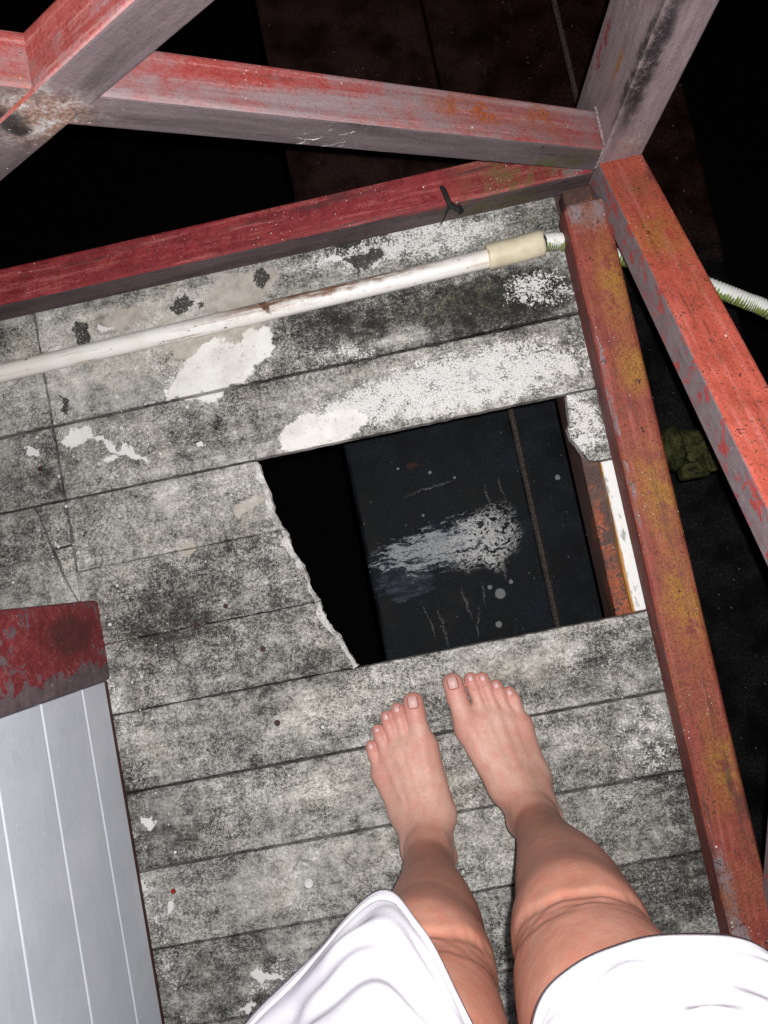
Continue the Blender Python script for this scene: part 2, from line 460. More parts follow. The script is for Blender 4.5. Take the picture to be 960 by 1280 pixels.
def mat_plate():
    t = NT('dark_sheet_metal')
    p = t.pos()
    n = t.noise(p, 14, 5, .6)
    f = t.noise(p, 160, 4, .65)
    blue = t.mix(t.step(n, .35, .7), (.0035, .0042, .0055), (.014, .018, .024))
    brown = t.mix(t.step(n, .3, .7), (.008, .004, .003), (.034, .014, .011))
    sx = t.n('ShaderNodeSeparateXYZ')
    t.put(sx.inputs[0], p)
    bm_ = t.step(t.M('ADD', sx.outputs['Y'], t.M('MULTIPLY', t.M('SUBTRACT', n, .5), .3)), .42, .62)
    c = t.mix(bm_, blue, brown)
    c = t.mix(t.step(sx.outputs['X'], .27, .36), c, t.mix(1.0, c, (.62, .42, .32), 'MULTIPLY'))
    c = t.mix(t.M('MULTIPLY', t.step(f, .66, .72), .5), c, (.07, .075, .08))
    # white splash and runs
    pw = t.warp(p, 22, .05, 5)
    fs = t.noise(t.scale(p, (.35, 1, 1), (.5, 0, 0)), 75, 6, .72)
    f2 = t.noise(p, 95, 6, .72)
    b1 = t.blob(t.warp(pw, 11, .10, 4), (.10, .03), (.12, .085), 14, 1.0)
    b2 = t.blob(t.warp(pw, 13, .07, 4), (.0, .035), (.20, .085), 6, 1.0)
    b3 = t.blob(pw, (-.06, -.02), (.12, .07), 0, 1.0)
    f3 = t.noise(t.scale(p, 1, (2, 2, 2)), 230, 4, .75)
    lines = t.noise(t.scale(t.warp(p, 26, .03, 3), (.13, 1, 1), (.2, .3, 0)), 150, 5, .68)
    ridge = t.M('ABSOLUTE', t.M('SUBTRACT', t.noise(t.scale(t.warp(p, 30, .03, 3), (.6, 1, 1)), 85, 6, .74), .5))
    film = t.step(t.M('ADD', t.M('MULTIPLY', t.mx(b2, b3), .55), t.noise(t.scale(p, (.4, 1.3, 1)), 40, 5, .7)), .76, .84)
    c = t.mix(t.M('MULTIPLY', film, .85), c, t.mix(t.step(lines, .4, .6), (.018, .024, .036), (.07, .082, .11)))
    thr = t.M('MULTIPLY', t.step(t.M('ADD', t.M('MULTIPLY', b2, .40), lines), .73, .83), t.step(f3, .34, .52, .15, 1))
    c = t.mix(t.M('MULTIPLY', thr, .9), c, (.50, .52, .55))
    fil = t.M('MULTIPLY', t.step(t.M('SUBTRACT', ridge, t.M('MULTIPLY', b1, .085)), .008, -.05), t.step(b1, .04, .3))
    c = t.mix(t.M('MULTIPLY', fil, t.step(f3, .3, .55, .45, 1.0)), c, (.74, .74, .73))
    dust = t.M('MULTIPLY', t.step(f3, .48, .74), t.step(n, .38, .62, .1, .75))
    c = t.mix(dust, c, (.05, .055, .064))
    scuff = t.M('MULTIPLY', t.step(t.noise(t.scale(p, (1, .2, 1), (5, 5, 5)), 90, 5, .7), .60, .72), t.step(t.noise(p, 8, 2), .45, .6, 0, .55))
    c = t.mix(scuff, c, (.05, .06, .075))
    for (cx, cy), (rx, ry), an in (((.048, -.085), (.0035, .045), 6), ((.062, -.125), (.003, .04), -14), ((-.005, -.12), (.003, .05), 4), ((-.03, -.1), (.0025, .05), 10), ((.13, -.02), (.005, .045), 4), ((.085, -.07), (.0025, .03), -3), ((.13, .11), (.003, .03), 5), ((.16, .12), (.002, .03), 8), ((.02, .15), (.06, .003), 8)):
        c = t.mix(t.M('MULTIPLY', t.blob(t.warp(p, 40, .018, 4), (cx, cy), (rx, ry), an, .6), t.step(f3, .42, .58, 0, .45)), c, (.28, .275, .26))
    for q in [((.115, -.078), .0115), ((.1, -.135), .007), ((.098, -.062), .005), ((.14, -.06), .005), ((-.03, .2), .003), ((.03, .18), .004), ((.075, .16), .003), ((.27, .12), .006), ((.3, .0), .003), ((.0, .1), .003)]:
        c = t.mix(t.blob(t.warp(p, 120, .003, 2), q[0], (q[1], q[1]), 0, .3, .8), c, (.3, .31, .31))
    v = t.vor(p, 55)
    c = t.mix(t.M('MULTIPLY', t.step(v, .11, .06), t.step(t.noise(p, 25, 1), .53, .57, 0, .6)), c, (.2, .21, .21))
    c = t.mix(t.M('MULTIPLY', t.blob(pw, (.0, .2), (.018, .008), 20, .8), .5), c, (.10, .04, .015))
    rough = t.step(n, .3, .7, .45, .7)
    return t.out(c, rough, t.bump(t.M('ADD', n, t.M('MULTIPLY', f, .4)), .3, .003), .08)


def mat_skin():
    t = NT('skin')
    p = t.pos()
    a = t.n('ShaderNodeAttribute', attribute_name='pink').outputs['Fac']
    tl = t.n('ShaderNodeAttribute', attribute_name='tan').outputs['Fac']
    n = t.noise(p, 28, 4, .55)
    f = t.noise(p, 380, 3, .6)
    c = t.mix(t.step(n, .3, .7), (.53, .30, .235), (.61, .385, .31))
    blot = t.noise(t.scale(p, 1, (3, 3, 3)), 75, 4, .65)
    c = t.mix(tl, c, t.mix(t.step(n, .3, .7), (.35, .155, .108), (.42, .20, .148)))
    c = t.mix(t.step(blot, .42, .66, 0, .7), c, t.mix(1.0, c, (1.0, .80, .76), 'MULTIPLY'))
    c = t.mix(t.M('MULTIPLY', a, .85), c, (.54, .215, .185))
    v = t.noise(t.scale(p, (1.6, .45, .5), (.3, .2, 0)), 34, 2, .4, .6)
    vm = t.M('MULTIPLY', t.step(t.M('ABSOLUTE', t.M('SUBTRACT', v, .5)), .035, .0), .22)
    c = t.mix(vm, c, (.34, .24, .17))
    fr = t.noise(p, 120, 2, .5)
    c = t.mix(t.step(fr, .74, .78, 0, .4), c, (.2, .08, .05))
    c = t.mix(t.step(f, .3, .7, .0, .25), c, (.36, .17, .12))
    lines = t.vor(t.scale(t.warp(p, 90, .006, 2), (1, 1, 1.6)), 420, 'DISTANCE_TO_EDGE')
    h = t.M('ADD', t.M('MULTIPLY', f, .5), t.M('MULTIPLY', t.step(lines, 0, .12), .6))
    m = t.out(c, .5, t.bump(t.noise(p, 46, 3, .6), .22, .004, t.bump(h, .22, .0009)), .38)
    t.b.inputs['Subsurface Weight'].default_value = .10
    t.b.inputs['Subsurface Radius'].default_value = (1, .35, .2)
    t.b.inputs['Subsurface Scale'].default_value = .005
    return m


def mat_cloth():
    t = NT('white_cotton')
    p = t.pos()
    w = t.noise(p, 900, 2, .5)
    n = t.noise(p, 25, 4, .6)
    c = t.mix(t.step(n, .3, .7), (.54, .53, .59), (.60, .595, .64))
    return t.out(c, .9, t.bump(t.M('ADD', t.M('MULTIPLY', w, .3), n), .35, .002), .15)


FLOOR, BROKEN = mat_floor(), mat_broken()
SIDING = mat_siding()
PVC, HOSE = mat_pvc(), mat_hose()
CREAM = plain('cream_plastic', (.68, .61, .44), .4, .4)
PLATE = mat_plate()
sm_ = NT('dusty_seam')
sn_ = sm_.noise(sm_.pos(), 330, 4, .75)
SEAM = sm_.out(sm_.ramp(sn_, [(.34, (.012, .011, .011)), (.48, (.07, .055, .048)), (.62, (.17, .14, .125))]), .95, sm_.bump(sn_, .8, .003), .1)
RUSTJ = mat_steel('rusty_joist', red=((.05, .025, .02), (.09, .05, .042)), grey=.3, rust=.35, dark=.4, pinks=0, greys=((.06, .045, .042), (.11, .085, .08)), specks=.05, chips=.3, rusty=[((.23, -.085, -.02), (.03, .06, .05)), ((.225, .0, -.02), (.012, .05, .05))])
WHITE = plain('white_filler', (.72, .72, .70), .7)
BLACK = plain('black_rag', (.012, .012, .012), .7)
mo = NT('mossy_iron')
mn = mo.noise(mo.pos(), 70, 5, .7)
MOSSY = mo.out(mo.ramp(mo.M('ADD', mn, mo.M('MULTIPLY', mo.M('SUBTRACT', mo.noise(mo.pos(), 300, 3, .7), .5), .6)), [(.3, (.005, .006, .003)), (.45, (.020, .022, .008)), (.6, (.045, .045, .016)), (.75, (.07, .062, .028))]), .95, mo.bump(mn, .8, .004), .1)
DARKGROUND = plain('dark_ground', (.012, .011, .010), .95)
RAILX_TOP = mat_steel('paint_rail_top', red=((.13, .012, .016), (.30, .038, .04)), grey=.1, rust=.24, dark=.42, pinks=.35, specks=.8, chips=.45, pits=.6, moss=[((.2, .47, .04), (.1, .1, .1))], greypatch=[((.27, .47, .05), (.06, .05, .05)), ((-.9, .45, .05), (.01, .012, .05))], ochre=[])
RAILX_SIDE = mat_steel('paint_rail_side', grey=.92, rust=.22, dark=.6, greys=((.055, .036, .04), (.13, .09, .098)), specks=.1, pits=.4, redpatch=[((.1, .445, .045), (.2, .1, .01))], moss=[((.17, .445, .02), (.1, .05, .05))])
RAILY_TOP = mat_steel('paint_side_rail_top', red=((.15, .03, .024), (.34, .075, .05)), grey=.12, rust=.58, dark=.42, pinks=.35, specks=.5, chips=.6, pits=.9,
                      ochre=[((.285, .03, .05), (.035, .09, .05)), ((.285, -.1, .05), (.035, .1, .05)), ((.285, -.3, .05), (.03, .08, .05)), ((.29, .3, .05), (.03, .08, .05)), ((.29, .19, .05), (.03, .05, .05))],
                      greypatch=[((.28, .40, .05), (.06, .07, .05)), ((.254, .1, .05), (.006, .3, .02)), ((.26, -.45, .05), (.02, .12, .05))], redpatch=[((.27, -.22, .05), (.03, .12, .05))])
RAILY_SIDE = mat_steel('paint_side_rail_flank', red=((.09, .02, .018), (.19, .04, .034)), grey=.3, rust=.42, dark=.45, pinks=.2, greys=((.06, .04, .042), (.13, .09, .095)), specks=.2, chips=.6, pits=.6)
BRX_TOP = mat_steel('paint_brace_top', red=((.26, .04, .035), (.42, .085, .07)), grey=.60, rust=.22, dark=.2, soft=.13, pinks=1.0, specks=.2, chips=.25, pits=.25, stretch=.022, rp=.07, greys=((.13, .092, .098), (.30, .225, .232)),
                    redpatch=[((-.05, .488, .31), (.2, .02, .1)), ((-.12, .48, .45), (.14, .03, .2)), ((-.26, .48, .41), (.06, .03, .1))], rusty=[((-.255, .455, .40), (.03, .025, .04)), ((.16, .478, .19), (.12, .026, .08)), ((.24, .478, .15), (.05, .03, .05))])
BRX2_TOP = mat_steel('paint_crossing_brace_top', red=((.30, .05, .045), (.46, .12, .10)), grey=.38, rust=.2, dark=.2, soft=.12, pinks=1.0, specks=.2, chips=.2, pits=.2, stretch=.03, greys=((.14, .098, .104), (.32, .235, .242)), rp=.15,
                     redpatch=[((-.12, .49, .45), (.3, .02, .3))], rusty=[((-.255, .455, .40), (.03, .025, .04))])
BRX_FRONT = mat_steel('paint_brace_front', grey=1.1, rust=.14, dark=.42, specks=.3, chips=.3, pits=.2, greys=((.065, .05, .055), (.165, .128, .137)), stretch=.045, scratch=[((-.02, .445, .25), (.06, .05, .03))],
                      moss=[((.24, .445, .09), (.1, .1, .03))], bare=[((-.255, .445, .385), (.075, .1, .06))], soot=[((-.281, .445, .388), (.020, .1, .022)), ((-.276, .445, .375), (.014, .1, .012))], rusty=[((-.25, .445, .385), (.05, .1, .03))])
POST_M = mat_steel('paint_post', grey=1.05, rust=.12, dark=.2, specks=.1, chips=.35, pits=.2, greys=((.16, .118, .128), (.36, .285, .30)), soot=[((.310, .445, .25), (.016, .02, .19))], bare=[((.33, .445, .1), (.03, .02, .03))])
POST_SIDE = mat_steel('paint_post_side', grey=.95, rust=.15, dark=.2, specks=.1, chips=.25, pits=.2, greys=((.16, .118, .126), (.33, .255, .265)), redpatch=[((.30, .53, .15), (.03, .02, .14)), ((.30, .52, .28), (.03, .015, .05))], soot=[((.30, .447, .25), (.02, .012, .16))], ochre=[((.3, .482, .2), (.03, .006, .05))])
BRY_TOP = mat_steel('paint_side_brace_top', red=((.33, .06, .04), (.56, .115, .075)), grey=.03, rust=.42, dark=.46, pinks=.4, specks=.3, chips=.5, pits=.85, moss=[((.32, .41, .12), (.06, .06, .06))], ochre=[((.33, .33, .15), (.05, .07, .06))])
BRY_SIDE = mat_steel('paint_side_brace_flank', red=((.36, .055, .055), (.54, .105, .10)), grey=.58, rust=.08, dark=.1, soft=.012, pinks=.4, specks=.1, chips=.2, pits=.1, stretch=.3, greys=((.16, .125, .135), (.27, .22, .235)))
WPOST = mat_steel('paint_wall_post', red=((.12, .013, .017), (.26, .036, .042)), grey=.42, rust=.05, dark=.25, soft=.015, pinks=.2, specks=.08, chips=.35, pits=.5, stretch=.4, greys=((.07, .045, .054), (.17, .125, .137)), rp=.10, redpatch=[((-.45, .0, .10), (.05, .045, .14))], greypatch=[((-.45, -.055, .1), (.05, .022, .3))],
                  pitpatch=[((-.446, .004, .09), (.03, .04, .10)), ((-.446, .006, .09), (.03, .028, .07))])
SKIN, CLOTH = mat_skin(), mat_cloth()
NAIL = NT('toenail').out((.54, .33, .31), .42, None, .3)
CUTICLE = NT('cuticle').out((.36, .13, .11), .6)
SCREW = plain('rusty_screw', (.045, .016, .012), .6)
REDPLUG = plain('red_plug', (.28, .02, .02), .5)

# ------------------------------------------------------------------ ground and what lies below
ground = link('ground', pydata('ground', [(-30, -30, -3.2), (30, -30, -3.2), (30, 30, -3.2), (-30, 30, -3.2)], [(0, 1, 2, 3)]), DARKGROUND, kind='structure')


def box_bm(x0, x1, y0, y1, z0, z1, bev=0.0, seg=1):
    bm = bmesh.new()
    bmesh.ops.create_cube(bm, size=1)
    for v in bm.verts:
        v.co = ((x0 + x1) / 2 + v.co.x * (x1 - x0), (y0 + y1) / 2 + v.co.y * (y1 - y0), (z0 + z1) / 2 + v.co.z * (z1 - z0))
    if bev:
        bmesh.ops.bevel(bm, geom=bm.edges[:], offset=bev, segments=seg, profile=.5, affect='EDGES')
    return bm


def box(name, x0, x1, y0, y1, z0, z1, mat, parent=None, bev=0.0, seg=1, **k):
    return link(name, from_bm(box_bm(x0, x1, y0, y1, z0, z1, bev, seg), name), mat, parent, **k)


tank = empty('sheet_metal_deck', (.28, .3, -.53), label='black sheet metal deck with white splash seen down through the hole', cat='metal deck')
for x0, x1 in ((-.127, .2085), (.2115, .4695), (.4725, .68)):
    box('panel', x0, x1, -1.2, 2.2, -.53, -.50, PLATE, tank, .008, 3)
for x in (.21, .471):
    bm = bmesh.new()
    n = 160
    vs = []
    y0_, y1_ = (-1.2, .42) if x < .3 else (.42, 2.2)
    for i in range(n + 1):
        y = y0_ + (y1_ - y0_) * i / n
        w = .0072 + random.uniform(-.0007, .0007)
        z = -.4975 + random.uniform(-.0008, .0008)
        vs.append([bm.verts.new((x - w, y, -.504)), bm.verts.new((x - w * .4, y, z)), bm.verts.new((x + w * .4, y, z)), bm.verts.new((x + w, y, -.504))])
    for i in range(n):
        for j in range(3):
            bm.faces.new((vs[i][j], vs[i][j + 1], vs[i + 1][j + 1], vs[i + 1][j]))
    link('seam', from_bm(bm, 'seam'), SEAM, tank)

# ------------------------------------------------------------------ floor boards
T = .018
floor = empty('floor', (0, 0, 0), kind='structure')


def wob(u, ph):
    return .55 * math.sin(u * 97 + ph) + .4 * math.sin(u * 231 + ph * 2.3 + 1.7 * math.sin(u * 61)) + .22 * math.sin(u * 530 + ph * 4.1)


def densify(poly, step=.011, jit=.0005, lim=None):
    """poly: list of (x, y, broken flag of the edge that starts here)"""
    out = []
    n = len(poly)
    for i in range(n):
        a, b = poly[i], poly[(i + 1) % n]
        L = math.hypot(b[0] - a[0], b[1] - a[1])
        br = a[2]
        k = max(1, int(L / (.0035 if br else step)))
        nx, ny = (b[1] - a[1]) / max(L, 1e-6), -(b[0] - a[0]) / max(L, 1e-6)
        for j in range(k):
            f = j / k
            d = 0 if j == 0 else (.0006 * wob(a[1] + a[0] + f * L, i) + random.uniform(-.0005, .0005) if br else random.uniform(-1, 1) * jit)
            out.append((a[0] + (b[0] - a[0]) * f + nx * d, a[1] + (b[1] - a[1]) * f + ny * d, br))
    return out


def plank(poly, name='plank', z=0.0, cham=.0013, th=T):
    pts = densify([(p + (0,))[:3] if len(p) == 2 else p for p in poly])
    n = len(pts)
    bm = bmesh.new()
    rings = [[], [], [], []]
    for i, (x, y, br) in enumerate(pts):
        a, b = pts[i - 1], pts[(i + 1) % n]
        tx, ty = b[0] - a[0], b[1] - a[1]
        L = math.hypot(tx, ty) or 1
        nx, ny = ty / L, -tx / L
        brk = br or pts[i - 1][2]
        if brk: nx, ny = .963, .27
        c = max(.0010, .0048 + .0036 * wob((x - y) * .55, 1.3) + random.uniform(-.0012, .0012)) if brk else cham * random.uniform(.5, 1.6)
        rings[0].append(bm.verts.new((x - nx * c, y - ny * c, z)))
        rings[1].append(bm.verts.new((x, y, z - (.009 + .003 * wob(x + y, .4) if brk else c * .9))))
        q = .002 * wob(x - y, 2.) if brk else 0
        rings[2].append(bm.verts.new((x + nx * q, y + ny * q, z - th)))
    bm.faces.new(rings[0])
    f = bm.faces.new(list(reversed(rings[2])))
    for k in range(2):
        for i in range(n):
            j = (i + 1) % n
            fc = bm.faces.new((rings[k][i], rings[k + 1][i], rings[k + 1][j], rings[k][j]))
            if pts[i][2] or (pts[j][2] and pts[i][2]): fc.material_index = 1
    bmesh.ops.recalc_face_normals(bm, faces=bm.faces[:])
    me = from_bm(bm, name)
    return link(name, me, [FLOOR, BROKEN], floor)


def rect(x0, x1, y0, y1):
    return [(x0, y0, 0), (x1, y0, 0), (x1, y1, 0), (x0, y1, 0)]


YJ = [.484, .384, .2865, .1840, .0860, -.0160, -.1090, -.2110, -.3115, -.4110, -.5110, -.6110, -.7110]
GAP = {0: 0, 1: .0007, 2: .0021, 3: .0014, 4: .0004, 5: .0006, 6: .0010, 7: .0019, 8: .0019, 9: .0016, 10: .0018, 11: .0018, 12: 0}
XJ = -.4675
jag = [(-.203, .1835), (-.196, .150), (-.193, .115), (-.184, .086), (-.178, .060), (-.170, .037), (-.163, .005), (-.157, -.016), (-.152, -.040), (-.138, -.070), (-.122, -.1085)]
for i in range(12):
    y1, y0 = YJ[i] - GAP[i], YJ[i + 1] + GAP[i + 1]
    xr = .256 if i < 3 else .30
    xl = XJ + .0014 if i < 3 else (XJ + .0014 if i == 3 else -.47)
    if i in (3, 4, 5):
        seq = [p for p in jag if y0 - .002 <= p[1] <= y1 + .002]
        def xat(y):
            for (xa, ya), (xb, yb) in zip(jag, jag[1:]):
                if yb <= y <= ya: return xa + (xb - xa) * (ya - y) / (ya - yb)
            return jag[0][0] if y > 0 else jag[-1][0]
        inner = [p for p in seq if y0 + .004 < p[1] < y1 - .004]
        right = [(xat(y0), y0, 1)] + [(x, y, 1) for x, y in reversed(inner)] + [(xat(y1), y1, 0)]
        plank([(xl, y0, 0)] + right + [(xl, y1, 0)])
    else:
        plank(rect(xl, xr, y0, y1))
# boards beyond the cross joint on the left
for i in range(3):
    plank(rect(-.85, XJ - .0014, YJ[i + 1] + GAP[i + 1] + .0003, YJ[i] - GAP[i]))
plank([(-.85, .047, 0), (-.474, .047, 0), (-.486, .075, 0), (-.497, .118, 0), (-.503, .150, 0), (-.512, .1826, 0), (-.85, .1826, 0)])
plank([(-.4945, .1235, 0), (-.4695, .124, 0), (-.4690, .1826, 0), (-.5095, .1826, 0), (-.501, .148, 0)], z=-.0004)
plank([(-.470, .047, 0), (-.4695, .1215, 0), (-.4935, .1205, 0), (-.484, .076, 0), (-.4725, .047, 0)], z=-.001)
# remnant of a broken board at the far corner of the hole, and the white strip beside it
plank([(.2145, .1828, 0), (.2125, .165, 0), (.2115, .148, 0), (.2065, .140, 0), (.2075, .126, 0), (.2135, .117, 0), (.2165, .108, 0), (.2245, .094, 0), (.232, .0905, 0), (.262, .0905, 0), (.262, .1828, 0)], 'plank_remnant')
strip = [(.2370, -.1075, 0), (.262, -.1075, 0), (.262, .0885, 0), (.2385, .0885, 0), (.2395, .05, 0), (.2385, .0, 0), (.2365, -.05, 0)]
o = plank(strip, 'plank_remnant', z=-.005, cham=.001, th=.0125)
fw = NT('flaking_white')
fp = fw.pos()
fn = fw.noise(fw.scale(fp, (1, .35, 1)), 160, 5, .72)
fc = fw.mix(fw.step(fn, .55, .66), (.74, .74, .72), (.30, .30, .28))
fs_ = fw.n('ShaderNodeSeparateXYZ')
fw.put(fs_.inputs[0], fp)
fe = fw.step(fw.M('ADD', fs_.outputs['X'], fw.M('MULTIPLY', fn, .004)), .2432, .2405)
fc = fw.mix(fe, fc, (.40, .19, .05))
o.data.materials[0] = fw.out(fc, .8, fw.bump(fn, .4))
# screws
def screw(x, y, mat, r=.0035, ring=False):
    bm = bmesh.new()
    bmesh.ops.create_cone(bm, cap_ends=True, segments=12, radius1=r, radius2=r * .8, depth=.0016)
    if ring:
        bmesh.ops.inset_region(bm, faces=[f for f in bm.faces if f.normal.z > .9], thickness=r * .35, depth=-.0008)
    bmesh.ops.translate(bm, vec=(x, y, .0006), verts=bm.verts[:])
    link('screw', from_bm(bm, 'screw'), mat, floor)
for x, y in [(-.247, .237), (-.494, .233), (-.24, -.062), (-.239, -.159), (-.278, .002), (-.321, -.014)]:
    screw(x, y, SCREW, random.uniform(.003, .0042))
screw(-.237, -.364, WHITE, .0062, True)
screw(-.412, -.343, REDPLUG, .0036)
# joists
for x0, x1, lab in [(.2185, .285, 'brown rusty steel joist showing along the right side of the hole')]:
    jo = empty('steel_joist', ((x0 + x1) / 2, 0, -.1), label=lab, cat='joist')
    box('flange', x0, x1, -.8, .483, -.026, -.0185, RUSTJ, jo, .001)
    box('web', x0 + .002, x0 + .008, -.8, .483, -.10, -.0265, RUSTJ, jo)

# loose chips of paint and grit lying on the boards
bm = bmesh.new()
spots = [((-.43, -.2), (.03, .22), 60), ((-.30, .33), (.06, .03), 16), ((-.38, .25), (.07, .04), 22), ((-.2, .22), (.2, .2), 34), ((-.1, -.3), (.3, .2), 46), ((.15, .4), (.1, .03), 14), ((-.47, .13), (.03, .05), 14), ((.2, -.3), (.04, .2), 24)]
for (cx, cy), (sx_, sy_), n_ in spots:
    for _ in range(n_):
        x, y = random.gauss(cx, sx_), random.gauss(cy, sy_)
        inhole = -.22 < x < .27 and -.12 < y < .19
        if inhole or x < (-.45 if y < .05 else -.6) or x > .245 or y > .44 or y < -.6: continue
        r = random.choice([.0008, .001, .0012, .0016, .0024])
        k = random.randint(4, 6)
        a0 = random.random() * 6.28
        tl_ = (random.uniform(-.3, .3), random.uniform(-.3, .3))
        ps = []
        for q in range(k):
            an, rr = a0 + 6.283 * q / k, r * random.uniform(.55, 1.25)
            dx, dy = rr * math.cos(an), rr * math.sin(an)
            ps.append((x + dx, y + dy, .0009 + max(-.0006, dx * tl_[0] + dy * tl_[1])))
        top = [bm.verts.new(q) for q in ps]
        bot = [bm.verts.new((q[0], q[1], q[2] - .0006)) for q in ps]
        bm.faces.new(top)
        bm.faces.new(list(reversed(bot)))
        for q in range(k): bm.faces.new((top[q], bot[q], bot[(q + 1) % k], top[(q + 1) % k]))
link('paint_chips', from_bm(bm, 'paint_chips'), WHITE, None, label='loose chips of white paint lying on the boards', cat='paint chips', kind='stuff')

# ------------------------------------------------------------------ grey board wall with red post
wall = empty('siding_wall', (-.47, -.5, 0), label='grey painted wall of horizontal boards with a red steel end post', cat='wall')
XW = -.4525
zs = [.0045] + [.0705 + .0995 * i for i in range(11)]
for z0, z1 in zip(zs, zs[1:]):
    box('siding_board', XW - .010, XW, -1.05, -.0635, z0 + .0011, z1 - .0011, SIDING, wall, .0012, 2)
box('backing_sheet', XW - .016, XW - .0035 - .0068, -1.05, -.0635, .001, zs[-1], WHITE, wall)
gv = NT('groove_white').out((.78, .78, .78), .7)
for z in zs[1:-1]:
    box('groove_strip', XW - .0098, XW - .0016, -1.049, -.0645, z - .0014, z + .0014, gv, wall)
box('base_strip', XW - .009, XW + .0012, -1.05, -.0635, .0003, .0050, SCREW, wall, .0006)
box('post', XW - .05, XW + .006, -.0625, .0445, -.1, 1.1, WPOST, wall, .006, 3)

# ------------------------------------------------------------------ red steel railing, welded round the corner
rail = empty('steel_railing', (.32, .49, 0), label='worn red steel corner railing with crossed braces round the boards', cat='railing')


def tube(name, a, b, u, w, h, mats, bev=.004, up=(0, 0, 1), parent=rail):
    """box tube from a to b (axis through the centre); local x = axis, local z near `up`; slots: top, side"""
    a, b = Vector(a), Vector(b)
    X = (b - a).normalized()
    Y = Vector(up).cross(X).normalized()
    Z = X.cross(Y)
    L = (b - a).length
    bm = box_bm(-L / 2, L / 2, -w / 2, w / 2, -h / 2, h / 2, bev, 3)
    bm.normal_update()
    for f in bm.faces:
        f.smooth = False
        if f.normal.z < .7: f.material_index = 1
    me = from_bm(bm, name)
    o = bpy.data.objects.new(name, me)
    COL.objects.link(o)
    for m in mats: me.materials.append(m)
    M_ = Matrix((X, Y, Z)).transposed().to_4x4()
    M_.translation = (a + b) / 2
    o.matrix_world = M_
    o.parent = parent
    o.matrix_parent_inverse = Matrix.Translation(-Vector(parent.location))
    return o


tube('bottom_rail', (-.79, .4695, .0255), (.2992, .4695, .0255), 0, .049, .05, (RAILX_TOP, RAILX_SIDE))
tube('bottom_rail', (.2785, .412, .0255), (.2785, -.66, .0255), 0, .055, .05, (RAILY_TOP, RAILY_SIDE), bev=.007)
# posts (local x is the axis, so "top" faces are one pair of flanks)
tube('post', (.3275, .4945, -.25), (.3275, .4945, .79), 0, .055, .10, (POST_M, POST_SIDE), up=(0, -1, 0))
tube('post', (.3275, -.72, -.25), (.3275, -.72, .79), 0, .055, .10, (POST_M, POST_SIDE), up=(0, -1, 0))
tube('post', (-.82, .4945, -.25), (-.82, .4945, .79), 0, .055, .10, (POST_M, POST_SIDE), up=(0, -1, 0))
tube('top_rail', (-.79, .4695, .755), (.2992, .4695, .755), 0, .05, .05, (RAILX_TOP, RAILX_SIDE))
tube('top_rail', (.318, .444, .755), (.318, -.669, .755), 0, .05, .05, (RAILY_TOP, RAILY_SIDE))


def sloped(xa, za, xb, zb, h, plane):
    """ends of the centre line of a brace whose LOWER edge runs (xa, za)-(xb, zb)"""
    L = math.hypot(xb - xa, zb - za)
    nx, nz = -(zb - za) / L, (xb - xa) / L
    if nz < 0: nx, nz = -nx, -nz
    pa, pb = (xa + nx * h / 2, za + nz * h / 2), (xb + nx * h / 2, zb + nz * h / 2)
    if plane[0] == 'y': return (pa[0], plane[1], pa[1]), (pb[0], plane[1], pb[1])
    return (plane[1], pa[0], pa[1]), (plane[1], pb[0], pb[1])


f1 = lambda x: .055 - .587 * (x - .284)
f2 = lambda x: .463 + .598 * (x + .074)
a, b = sloped(.325, f1(.325), -.80, f1(-.80), .046, ('y', .4720))
tube('brace', b, a, 0, .051, .046, (BRX_TOP, BRX_FRONT))
a, b = sloped(-.80, f2(-.80), .32, f2(.32), .047, ('y', .4705))
tube('brace', a, b, 0, .054, .047, (BRX2_TOP, BRX_FRONT))
g1 = lambda y: .007 + .51 * (.45 - y)
g2 = lambda y: .697 * (y + .508)
a, b = sloped(.446, g1(.446), -.67, g1(-.67), .053, ('x', .3277))
tube('brace', a, b, 0, .0545, .053, (BRY_TOP, BRY_SIDE))
a, b = sloped(-.60, g2(-.60), .445, g2(.445), .053, ('x', .3277))
tube('brace', a, b, 0, .0570, .052, (BRY_SIDE, BRY_SIDE))
box('gusset', .262, .2995, .405, .4445, -.012, .0215, RUSTJ, rail, .002)
# weld beads where the braces meet the post
def bead(p0, p1, r, mat):
    bm = bmesh.new()
    n = 26
    p0, p1 = Vector(p0), Vector(p1)
    for i in range(n):
        c = p0.lerp(p1, (i + .5) / n) + Vector([random.uniform(-.0008, .0008) for _ in range(3)])
        bmesh.ops.create_icosphere(bm, subdivisions=1, radius=r * random.uniform(.8, 1.2), matrix=Matrix.Translation(c))
    link('weld', from_bm(bm, 'weld'), mat, rail, smooth=True)
bead((.2995, .4475, .056), (.2995, .4475, .100), .0019, POST_SIDE)
bead((.2995, .449, .104), (.2995, .496, .106), .0019, POST_SIDE)
bead((.303, .4445, .067), (.352, .4445, .067), .0018, POST_M)
bead((-.205, .4475, .392), (-.150, .4475, .420), .0018, BRX_FRONT)

# black strip of rag tied round the far rail
tie = empty('black_tie', (.11, .445, .05), label='black strip of rag tied over the far red rail', cat='rag')


